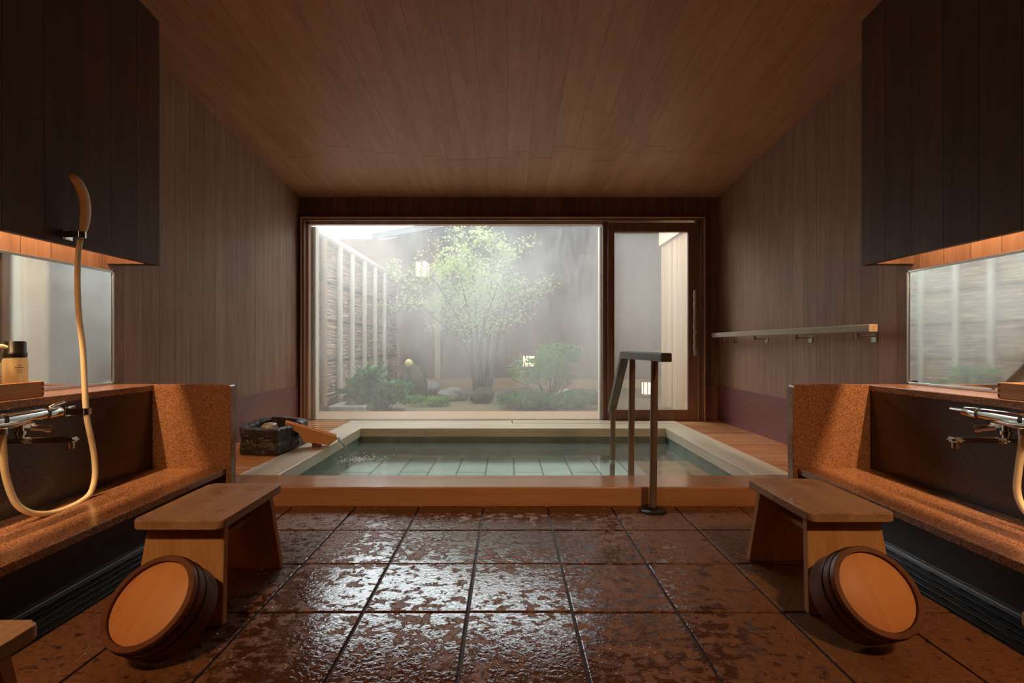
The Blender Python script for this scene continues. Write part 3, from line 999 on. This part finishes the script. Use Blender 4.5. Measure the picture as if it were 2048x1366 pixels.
# ------------------------------------------------------------------ trays and bottles
def tray(label, x0, x1, y0, y1):
    t = thing('wooden_tray', label, 'tray', ((x0 + x1) / 2, (y0 + y1) / 2, 0.6065), 'wooden bottle trays')
    z0, z1, k = 0.6065, 0.664, 0.009
    for nm, b in (('side_board', (x0, x0 + k, y0, y1)), ('side_board', (x1 - k, x1, y0, y1)), ('end_board', (x0 + k, x1 - k, y0, y0 + k)), ('end_board', (x0 + k, x1 - k, y1 - k, y1))):
        bm = bmesh.new(); box(bm, b[0], b[1], b[2], b[3], z0, z1, 0.001, 1)
        if nm == 'side_board':
            for q in range(3):
                zz = z0 + 0.006 + q * 0.0185
                box(bm, b[0] - 0.0004, b[1] + 0.0004, y1 - k, y1 + 0.0004, zz, zz + 0.0095, 0, 1, 1)
        obj(nm, bm, None, t, False, True, mats=[M['traywood'], M['trayend']])
    obj('bottom_board', BX(x0 + k, x1 - k, y0 + k, y1 - k, z0, z0 + 0.006), M['traywood'], t, False, True)
    return t
tray('wooden tray of bottles on the left granite ledge', -1.855, -1.745, 1.42, 1.786)
tray('wooden tray on the right granite ledge, cut by the photo edge', 1.783, 1.893, 1.42, 1.726)

def textobj(s, size, loc, rot, mat, parent, base):
    cu = bpy.data.curves.new('print', 'FONT')
    cu.body = s
    cu.size = size
    cu.extrude = 0.0002
    cu.align_x = 'CENTER'
    f = bpy.data.objects.new('print_font', cu)
    me = bpy.data.meshes.new_from_object(f)
    bpy.data.objects.remove(f)
    me.materials.clear(); me.materials.append(mat)
    o = bpy.data.objects.new('printed_text', me)
    COL.objects.link(o)
    o.parent = parent
    o.location = loc
    o.rotation_euler = rot
    return o

def foam_bottle(label, x, y):
    t = thing('foam_bottle', label, 'bottle', (x, y, 0.613))
    bm = bmesh.new()
    r = 0.034
    lathe(bm, [(r - 0.004, 0.0), (r, 0.004), (r, 0.132), (r - 0.003, 0.139), (r - 0.008, 0.141)], n=32)
    obj('body', bm, M['foam'], t, True)
    bm = bmesh.new()
    lathe(bm, [(0.032, 0.1412), (0.0325, 0.142), (0.0325, 0.158), (0.030, 0.161), (0.0295, 0.196), (0.027, 0.201), (0.020, 0.2015)], n=32)
    obj('cap', bm, M['blackplastic'], t, True)
    bm = bmesh.new()
    lathe(bm, [(0.010, 0.03), (0.012, 0.09), (0.016, 0.10), (0.016, 0.138)], n=16)
    obj('inner_pump', bm, M['white'], t, True)
    ang = R(-25)
    for i, (wd, z) in enumerate(((0.012, 0.113), (0.026, 0.103), (0.022, 0.095), (0.014, 0.087))):
        bm = bmesh.new()
        n = max(3, int(wd / 0.0045))
        for k in range(n):
            a0 = ang + (k - n / 2) * 0.0046 / r
            a1 = a0 + 0.0032 / r
            h = 0.0042 if i == 1 else 0.0024
            rr = r + 0.0004
            vs4 = [bm.verts.new((rr * math.cos(a), rr * math.sin(a), zz)) for a, zz in ((a0, z), (a1, z), (a1, z + h), (a0, z + h))]
            bm.faces.new(vs4)
        obj('print_line', bm, M['ink'], t)
    return t
foam_bottle('clear amber foam bottle with black cap standing in the left tray', -1.80, 1.735)

def pump_bottle(label, x, y, sg=1):
    t = thing('pump_bottle', label, 'bottle', (x, y, 0.613))
    r = 0.036
    bm = bmesh.new()
    lathe(bm, [(r - 0.004, 0.0), (r, 0.004), (r, 0.118), (r - 0.004, 0.126), (0.014, 0.130)], n=32)
    obj('body', bm, M['white'], t, True)
    bm = bmesh.new()
    lathe(bm, [(0.014, 0.130), (0.014, 0.146), (0.005, 0.148), (0.005, 0.178)], n=20)
    tube(bm, [(-0.012, -0.004, 0.184), (0.0, 0, 0.185), (sg * 0.03, 0.028, 0.182), (sg * 0.036, 0.034, 0.178)], [0.010, 0.011, 0.007, 0.005], 14)
    obj('pump', bm, M['white'], t, True)
    for i, (z, n) in enumerate(((0.075, 6), (0.062, 7), (0.048, 5))):
        bm = bmesh.new()
        for k in range(n):
            a0 = R(10 if sg > 0 else 190) + (k - n / 2) * 0.006 / r
            rr = r + 0.0004
            vs4 = [bm.verts.new((rr * math.cos(a), rr * math.sin(a), zz)) for a, zz in ((a0, z), (a0 + 0.0042 / r, z), (a0 + 0.0042 / r, z + 0.002), (a0, z + 0.002))]
            bm.faces.new(vs4)
        obj('print_line', bm, M['ink'], t)
    a = R(-12 if sg > 0 else 192)
    textobj('X', 0.022, ((r + 0.0006) * math.cos(a), (r + 0.0006) * math.sin(a), 0.088), (R(90), 0, a + R(90)), M['ink'], t, None)
    return t
pump_bottle('white pump bottle at the left photo edge, standing in the left tray', -1.80, 1.640)

# ------------------------------------------------------------------ rails
t = thing('wall_handrail', 'grey wooden handrail on four brackets along the right wall', 'handrail', (1.93, 3.4, 0.87))
bm = bmesh.new()
prism(bm, rrect(1.886, 1.932, 0.868, 0.910, 0.007, 4), lambda u, v, d: (u, d, v), 2.475, 4.39, 0.002, 1)
obj('rail', bm, M['rail'], t, False, True)
for y in (4.16, 3.66, 3.13, 2.585):
    bm = bmesh.new()
    box(bm, XR - 0.006, XR, y - 0.02, y + 0.02, 0.815, 0.862, 0.002)
    cyl(bm, (XR, y, 0.848), (1.909, y, 0.848), 0.006, 12)
    cyl(bm, (1.909, y, 0.842), (1.909, y, 0.87), 0.006, 12)
    cyl(bm, (1.902, y, 0.83), (1.902, y, 0.868), 0.004, 10)
    obj('bracket', bm, M['steel'], t, True, True)

t = thing('bath_handrail', 'dark handrail on three steel posts stepping down into the bath', 'handrail', (0.71, 2.29, 0))
X = 0.71
prof = [(2.122, 0.764), (2.89, 0.764), (3.25, 0.366), (3.225, 0.330), (2.872, 0.724), (2.122, 0.724)]
bm = prism(bmesh.new(), prof, lambda u, v, d: (d, u, v), X - 0.024, X + 0.024, 0.005, 2)
obj('handrail_bar', bm, M['raildark'], t, False, True)
bm = prism(bmesh.new(), rrect(X - 0.0235, X + 0.0235, 0.7245, 0.7635, 0.005, 3), lambda u, v, d: (u, d, v), 2.118, 2.1235)
obj('end_cap', bm, M['railend'], t, False, True)
for y, z0, z1 in ((2.29, 0.0, 0.725), (2.70, -0.1645, 0.725), (3.19, -0.1645, 0.41)):
    bm = bmesh.new()
    cyl(bm, (X - 0.012 * (z1 - z0), y, z0), (X, y, z1), 0.0175, 24)
    p_ = obj('post', bm, M['bronzepost'], t, True, True)
bm = bmesh.new()
lathe(bm, [(0.066, 0.0), (0.066, 0.006), (0.060, 0.010), (0.026, 0.012), (0.024, 0.020), (0.018, 0.022)], (X - 0.009, 2.29, 0), 40)
obj('floor_flange', bm, M['darksteel'], t, True, True)
bm = bmesh.new()
cyl(bm, (X - 0.006, 3.19, 0.0), (X - 0.006, 3.19, 0.03), 0.0195, 20)
obj('post_collar', bm, M['chrome'], t, True, True)

# ------------------------------------------------------------------ stone basin, spout, falling water
t = thing('stone_basin', 'rough black hollowed stone basin on the left decking', 'basin', (-1.63, 3.3, RIM))
outer = [(-1.72, 3.06), (-1.60, 3.04), (-1.47, 3.035), (-1.452, 3.16), (-1.45, 3.30), (-1.455, 3.46), (-1.55, 3.55), (-1.68, 3.60), (-1.80, 3.62), (-1.83, 3.45), (-1.81, 3.28), (-1.77, 3.15)]
def resample(pts, n):
    P = [Vector((a, b, 0)) for a, b in pts]; P.append(P[0])
    L = [0]
    for a, b in zip(P, P[1:]): L.append(L[-1] + (b - a).length)
    out = []
    for i in range(n):
        s_ = L[-1] * i / n
        k = max(j for j in range(len(L)) if L[j] <= s_)
        f = (s_ - L[k]) / (L[k + 1] - L[k])
        out.append(P[k].lerp(P[k + 1], f))
    return out
O = resample(outer, 96)
cc = sum(O, Vector()) / len(O)
def rring(scale, z0, amp, sd, ins=0.0):
    out = []
    for p in O:
        z = z0
        d = p - cc
        q = cc + d * scale - d.normalized() * ins
        if abs(q.y - 3.265) < 0.062 and q.x > -1.54: z = min(z, 0.178)
        j = mnoise.noise(Vector((q.x * 22, q.y * 22, z * 26 + sd))) * amp
        out.append((q.x + d.normalized().x * j, q.y + d.normalized().y * j, z + mnoise.noise(Vector((q.x * 30, q.y * 30, sd))) * amp * 0.7))
    return out
rings = [rring(1.0, RIM + 0.001, 0.0, 1)]
for k in range(1, 9):
    rings.append(rring(1.0 + 0.02 * math.sin(k), RIM + 0.166 * k / 8 - 0.004, 0.012, k * 0.3))
rings += [rring(0.985, 0.258, 0.008, 5), rring(1.0, 0.260, 0.006, 6, 0.03), rring(1.0, 0.258, 0.006, 7, 0.055), rring(1.0, 0.245, 0.006, 8, 0.062), rring(1.0, 0.20, 0.006, 9, 0.066)]
bm = loft(bmesh.new(), rings)
obj('stone_block', bm, M['rock'], t, False, True)
tagged(obj('pebble', blob(bmesh.new(), (-1.625, 3.24, 0.238), 0.055, 0.045, 0.035, 4, 0.2), M['pebble'], None, 'all'), 'round grey pebble lying in the black stone basin', 'pebble')

t = thing('water_spout', 'wooden trough spout pouring from the black stone basin into the bath', 'spout', (-1.33, 3.3, RIM))
A = Vector((-1.515, 3.236, 0)); B = Vector((-1.211, 3.364, 0))
dirv = (B - A).normalized(); nrm = Vector((-dirv.y, dirv.x, 0))
Ls = (B - A).length
poly = [(0, 0.282), (Ls, 0.160), (Ls, 0.138), (Ls - 0.05, 0.102), (0.115, 0.136), (0.085, 0.20), (0.0, 0.262)]
def sfn(u, v, d):
    p = A + dirv * u + nrm * d
    return (p.x, p.y, v)
M['spoutwood'] = wood('orange_cedar_spout', srgb(248, 184, 122), srgb(226, 146, 92), 'X', rough=0.35, gs=0.8)
for d0, d1 in ((-0.044, -0.032), (0.032, 0.044)):
    obj('side_board', prism(bmesh.new(), poly, sfn, d0, d1, 0.0015, 1), M['spoutwood'], t, False, True)
polyb = [(0.0, 0.262), (0.09, 0.215), (Ls - 0.02, 0.138), (Ls - 0.02, 0.124), (0.09, 0.200), (0.0, 0.250)]
obj('bottom_board', prism(bmesh.new(), polyb, sfn, -0.032, 0.032), M['spoutwood'], t, False, True)
obj('foot_block', BX(-1.355, -1.305, 3.285, 3.335, RIM + 0.001, 0.122, 0.002), M['frame'], t, False, True)

# falling water: a ribbon in an arc plus broken tail, drops at the splash
bm = bmesh.new()
P0 = Vector((-1.222, 3.36, 0.146))
arc = []
for i in range(15):
    s_ = i / 14
    arc.append(P0 + Vector((0.075 * s_ + 0.02 * s_, 0.035 * s_, -0.171 * s_ ** 1.7 + 0.004 * math.sin(3 * s_))))
for k in range(3):
    o_ = nrm * (k - 1) * 0.014
    tube(bm, [p + o_ * (1 - 0.5 * i / 14) + Vector((0.004 * math.sin(i * 0.9 + k), 0, 0.003 * math.sin(i + k * 2))) for i, p in enumerate(arc)], [0.011, 0.009, 0.0085, 0.008, 0.011], 8)
obj_ = tagged(obj('water_stream', bm, M['stream'], None, 'all'), 'stream of clear water falling from the wooden spout', 'water', None, 'stuff')
M['foamwhite'] = plain('white_foam_drops', (0.85, 0.9, 0.92, 1), 0.15)
bm = bmesh.new()
sc_ = arc[-1]
for k in range(260):
    a = random.uniform(0, 2 * math.pi)
    d = abs(random.gauss(0, 0.085))
    r = random.uniform(0.0015, 0.0055)
    r_ = bmesh.ops.create_icosphere(bm, subdivisions=1, radius=r)
    o_ = Vector((sc_.x + 0.06 + d * math.cos(a) * 1.4, sc_.y + d * math.sin(a), WZ + r * 0.5 + max(0, random.gauss(0, 0.006))))
    for v in r_['verts']: v.co += o_
tagged(obj('water_splash', bm, M['foamwhite'], None, 'all'), 'white splashing drops where the spout water meets the bath', 'splash', None, 'stuff')

# ------------------------------------------------------------------ garden
tagged(obj('ground', BX(-6, 7, 4.62, 14, -0.3, 0.0), M['soil']), 'tan mossy garden ground behind the window', 'ground', None, 'structure')
tagged(obj('terrace', BX(-2.6, 3.0, 4.63, 5.30, 0.0, 0.06, 0.004), M['terrace']), 'tan wooden terrace strip just outside the window', 'terrace', None, 'structure')

FX = -2.12
t = thing('bamboo_fence', 'brushwood fence with upright pale bamboo poles left of the garden', 'fence', (FX, 7.0, 0))
bm = BX(FX - 0.07, FX - 0.028, 4.63, 9.2, 0.12, 2.02)
rnd_ = random.Random(11)
z = 0.14
while z < 2.01:
    pts_ = []
    ph = rnd_.uniform(0, 6)
    for k in range(24):
        y = 4.64 + (9.18 - 4.64) * k / 23
        pts_.append((FX - 0.026 + rnd_.uniform(-0.006, 0.006), y, z + 0.012 * math.sin(k * 0.9 + ph) + rnd_.uniform(-0.007, 0.007)))
    tube(bm, pts_, [rnd_.uniform(0.008, 0.017) for _ in range(24)], 6)
    z += rnd_.uniform(0.026, 0.042)
obj('brushwood_screen', bm, M['brush'], t, False, True)
for i, px in enumerate((626.5, 644, 676, 701, 725.5, 747, 766)):
    y = FX * F_ / (px - VX)
    bm = bmesh.new()
    cyl(bm, (FX + 0.02, y, 0.10), (FX + 0.02, y, 2.02), 0.038 if i else 0.03, 16)
    for z in (0.45, 0.85, 1.24, 1.66):
        tube(bm, [(FX + 0.02, y, z - 0.006), (FX + 0.02, y, z), (FX + 0.02, y, z + 0.006)], [0.038, 0.041, 0.038], 16)
    obj('bamboo_pole', bm, M['bambootan'] if i < 2 else M['bamboo'], t, True, True)
for z in (0.62, 1.10, 1.55):
    bm = bmesh.new(); cyl(bm, (FX - 0.012, 4.64, z), (FX - 0.004, 9.2, z), 0.015, 10)
    obj('cross_rail', bm, M['bark'], t, True, True)
bm = bmesh.new(); cyl(bm, (FX - 0.02, 4.64, 2.06), (FX - 0.02, 9.2, 2.06), 0.06, 14)
obj('top_cap', bm, M['bamboo'], t, True, True)
obj('foot_board', BX(FX - 0.06, FX + 0.03, 4.63, 9.2, 0.0, 0.13), M['housewall'], t, False, True)

t = thing('garden_house', 'dim grey-brown boarded house closing the far side of the garden', 'house', (0, 9.3, 0))
bm = prism(bmesh.new(), [(-5, 0), (5, 0), (5, 3.5), (-0.5, 3.5), (-1.0, 3.3), (-2.0, 2.97), (-2.3, 2.88), (-5, 2.86)], lambda u, v, d: (u, d, v), 9.3, 9.45)
obj('wall_boards', bm, M['housewall'], t, False, True)
for px, yy in ((876, 9.22), (985, 9.22)):
    x = (px - VX) / F_ * yy
    obj('post', BX(x - 0.055, x + 0.055, yy - 0.07, yy + 0.07, 0.0, 2.9, 0.005), M['bambootan'] if px == 876 else M['housewall'], t, False, True)
obj('side_wall', BX(3.3, 3.45, 4.63, 9.3, 0.0, 3.0), M['housewall'], t, False, True)
obj('veranda', BX(-1.6, 4.5, 8.75, 9.3, 0.0, 0.16), M['terrace'], t, False, True)
bm = bmesh.new()
e0, e1 = Vector((-2.35, 8.2, 2.62)), Vector((2.3, 5.9, 2.84))
vsq = [e0, e1, Vector((6, 12, 3.6)), Vector((-2.2, 12, 3.6))]
lo = [bm.verts.new(p) for p in vsq]; hi = [bm.verts.new(p + Vector((0, 0, 0.10))) for p in vsq]
bm.faces.new(lo[::-1]); bm.faces.new(hi)
for i in range(4): bm.faces.new((lo[i], lo[(i + 1) % 4], hi[(i + 1) % 4], hi[i]))
obj('eave', bm, M['roof'], t, False, True)

t = thing('board_fence', 'pale upright board fence seen through the glass door', 'fence', (2.0, 5.4, 0))
obj('boards', BX(1.96, 2.02, 4.63, 6.05, 0.05, 2.06), M['palefence'], t, False, True)
obj('top_beam', BX(1.93, 2.06, 4.63, 6.05, 2.06, 2.26), M['palebeam'], t, False, True)

def lantern_box(name, label, c, wd, ht, cat, hang=None):
    t = thing(name, label, cat, (c[0], c[1], c[2] - ht / 2))
    h = ht / 2
    obj('lit_shade', BX(c[0] - wd / 2, c[0] + wd / 2, c[1] - wd / 2, c[1] + wd / 2, c[2] - h, c[2] + h, 0.004), M['lantern'], t, False, True)
    bm = bmesh.new()
    k = wd / 2 + 0.004
    for sx in (-1, 0, 1):
        for sy in (-1, 1):
            box(bm, c[0] + sx * k - 0.007, c[0] + sx * k + 0.007, c[1] + sy * k - 0.005, c[1] + sy * k + 0.005, c[2] - h, c[2] + h)
    for z in (-h, h):
        box(bm, c[0] - k - 0.012, c[0] + k + 0.012, c[1] - k - 0.012, c[1] + k + 0.012, c[2] + z - 0.01, c[2] + z + 0.01)
    if hang: cyl(bm, (c[0], c[1], c[2] + h), (c[0], c[1], hang), 0.006, 8)
    obj('lantern_frame', bm, M['frame'], t, False, True)
    return t
lantern_box('hanging_lantern', 'lit paper lantern hanging under the eave beside the tree', at_y(845, 540, 8.4), 0.20, 0.27, 'lantern', 2.75)
lantern_box('garden_lamp', 'small lit floor lamp half hidden behind the round bush', at_y(1057, 722, 8.3), 0.20, 0.20, 'lamp')
lantern_box('garden_lamp', 'small lit garden lamp seen through the glass door', at_y(1293, 776, 7.2), 0.11, 0.20, 'lamp')

def multi_tree():
    base = at_y(965, 806, 6.6); base.z = 0.05
    t = thing('garden_tree', 'many-stemmed pale green tree in the middle of the garden', 'tree', (base.x, base.y, 0))
    rnd = random.Random(3)
    tips = [(800, 560), (830, 510), (862, 480), (880, 560), (905, 470), (930, 500), (945, 455), (968, 510), (990, 470), (1015, 500), (1035, 540), (1062, 590), (850, 600), (1000, 560)]
    crown = []
    for i, (px, py) in enumerate(tips):
        tip = at_y(px, py, 6.6 + rnd.uniform(-0.55, 0.55))
        b = base + Vector((rnd.uniform(-0.10, 0.10), rnd.uniform(-0.08, 0.08), 0))
        mid = b.lerp(tip, 0.42) + Vector(((b.x - tip.x) * 0.16 + rnd.uniform(-0.05, 0.05), rnd.uniform(-0.08, 0.08), 0.10))
        path = catmull([b, b.lerp(mid, 0.5) + Vector((rnd.uniform(-0.02, 0.02), 0, 0)), mid, mid.lerp(tip, 0.5) + Vector((rnd.uniform(-0.05, 0.05), 0, 0)), tip], 7)
        bm = bmesh.new()
        tube(bm, path, [0.022, 0.018, 0.013, 0.008, 0.004], 7)
        for k in range(7):
            s0 = path[int(len(path) * rnd.uniform(0.55, 0.97))]
            e = s0 + Vector((rnd.uniform(-0.42, 0.42), rnd.uniform(-0.35, 0.35), rnd.uniform(-0.05, 0.32)))
            tube(bm, catmull([s0, s0.lerp(e, 0.5) + Vector((0, 0, 0.03)), e], 3), [0.005, 0.003, 0.0015], 5)
            for q in range(70):
                f = rnd.uniform(0.25, 1.1)
                crown.append(s0.lerp(e, f) + Vector((rnd.gauss(0, 0.06), rnd.gauss(0, 0.06), rnd.gauss(0, 0.05))))
        for q in range(90):
            p = path[int(len(path) * rnd.uniform(0.66, 0.999))]
            crown.append(p + Vector((rnd.gauss(0, 0.09), rnd.gauss(0, 0.09), rnd.gauss(0, 0.08))))
        obj('stem', bm, M['bark'], t, 'all', True)
    bm = bmesh.new()
    leaves(bm, crown, 0.042, 0.1, 0.55, rnd)
    tagged(obj('foliage', bm, M['leaf'], t, False, True), kind='stuff')
    bm = bmesh.new()
    blob(bm, (base.x, base.y - 0.05, 0.09), 0.16, 0.14, 0.13, 2, 0.3, 3, 0.0)
    obj('root_mound', bm, M['darkrock'], t, 'all', True)
multi_tree()

def bush(name, label, cat, c, rx, ry, rz, n, size, mat, stems, seed, aspect=0.5, zmin=0.02, lobes=5):
    rnd = random.Random(seed)
    t = thing(name, label, cat, (c[0], c[1], 0))
    pts = []
    lob = [(rnd.uniform(-0.6, 0.6) * rx, rnd.uniform(-0.5, 0.5) * ry, rnd.uniform(-0.5, 0.5) * rz, rnd.uniform(0.35, 0.6)) for _ in range(lobes)]
    while len(pts) < n:
        lx, ly, lz, lr = rnd.choice(lob)
        d = Vector((rnd.gauss(0, 1), rnd.gauss(0, 1), rnd.gauss(0, 1))).normalized() * rnd.uniform(0.55, 1.0) * lr
        p = Vector((c[0] + lx + d.x * rx, c[1] + ly + d.y * ry, c[2] + lz + d.z * rz))
        if p.z > zmin: pts.append(p)
    bm = bmesh.new()
    leaves(bm, pts, size, 0.25, aspect, rnd)
    tagged(obj('foliage', bm, mat, t, False, True), kind='stuff')
    if stems:
        bm = bmesh.new()
        for k in range(stems):
            e = rnd.choice(pts)
            s0 = Vector((c[0] + rnd.uniform(-0.05, 0.05), c[1] + rnd.uniform(-0.05, 0.05), 0.0))
            tube(bm, catmull([s0, s0.lerp(e, 0.5) + Vector((0, 0, 0.04)), e], 4), [0.010, 0.006, 0.003], 6)
        obj('stems', bm, M['bark'], t, 'all', True)
    return t
c = at_y(1100, 730, 6.3); bush('round_bush', 'round green bush right of the tree, in front of the lit lamp', 'bush', c, 0.48, 0.4, 0.36, 2600, 0.05, M['leafmid'], 12, 5)
c = at_y(1108, 803, 5.9); bush('low_shrub', 'low spreading dark green shrub below the round bush', 'shrub', c, 0.66, 0.35, 0.17, 2200, 0.06, M['leafdark'], 8, 6, lobes=8)
c = at_y(775, 780, 5.75); bush('broadleaf_plant', 'broad-leaved deep green plant beside the bamboo fence', 'plant', c, 0.42, 0.34, 0.30, 620, 0.15, M['leafdark'], 10, 8, 0.45)
c = at_y(868, 800, 6.2); bush('ground_cover', 'low green ground cover left of the tree foot', 'plant', c, 0.40, 0.25, 0.08, 700, 0.045, M['leafmid'], 0, 9, lobes=6)
for k, (px, py, Y, sx, sz, mt, lb) in enumerate((
        (905, 800, 6.9, 0.22, 0.13, 'gardenrock', 'pale grey rock left of the tree foot'),
        (850, 785, 7.4, 0.30, 0.17, 'gardenrock', 'wide grey rock behind the broad-leaved plant'),
        (1018, 808, 6.75, 0.18, 0.11, 'darkrock', 'dark rock touching the right side of the tree foot'),
        (1045, 806, 6.35, 0.17, 0.17, 'darkrock', 'dark rock under the left end of the low shrub'),
        (1165, 795, 6.5, 0.30, 0.13, 'darkrock', 'dark flat rock behind the right end of the low shrub'),
        (1128, 770, 7.3, 0.09, 0.10, 'slab', 'small white stone below the round bush'),
        (718, 824, 5.45, 0.05, 0.05, 'slab', 'small pale stone at the foot of the broad-leaved plant'))):
    p = at_y(px, py, Y)
    bm = blob(bmesh.new(), (p.x, p.y, sz * 0.45), sx, sx * 0.8, sz, k + 1, 0.3, 3, 0.0)
    tagged(obj('garden_rock', bm, M[mt], None, 'all'), lb, 'rock', 'garden rocks')
p = at_y(827, 800, 6.55)
tagged(obj('garden_rock', blob(bmesh.new(), (p.x, p.y, 0.22), 0.19, 0.14, 0.27, 21, 0.3, 3, 0.0), M['darkrock'], None, 'all'), 'upright dark rock behind the broad-leaved plant, topped by a pale ball', 'rock', 'garden rocks')
tagged(obj('stone_ball', blob(bmesh.new(), (at_y(817, 722, 6.5).x, 6.52, 0.545), 0.055, 0.055, 0.06, 5, 0.08, 3), plain('pale_yellow_stone', srgb(226, 206, 140), 0.6), None, 'all'), 'small pale yellow ball resting on the upright dark rock', 'ornament')
tagged(obj('stone_slab', BX(-2.05, -1.62, 5.42, 5.85, 0.0, 0.10, 0.012), M['slab']), 'flat pale stone slab beside the foot of the bamboo fence', 'slab')
for o in bpy.data.objects:
    if '_base' in o: del o['_base']
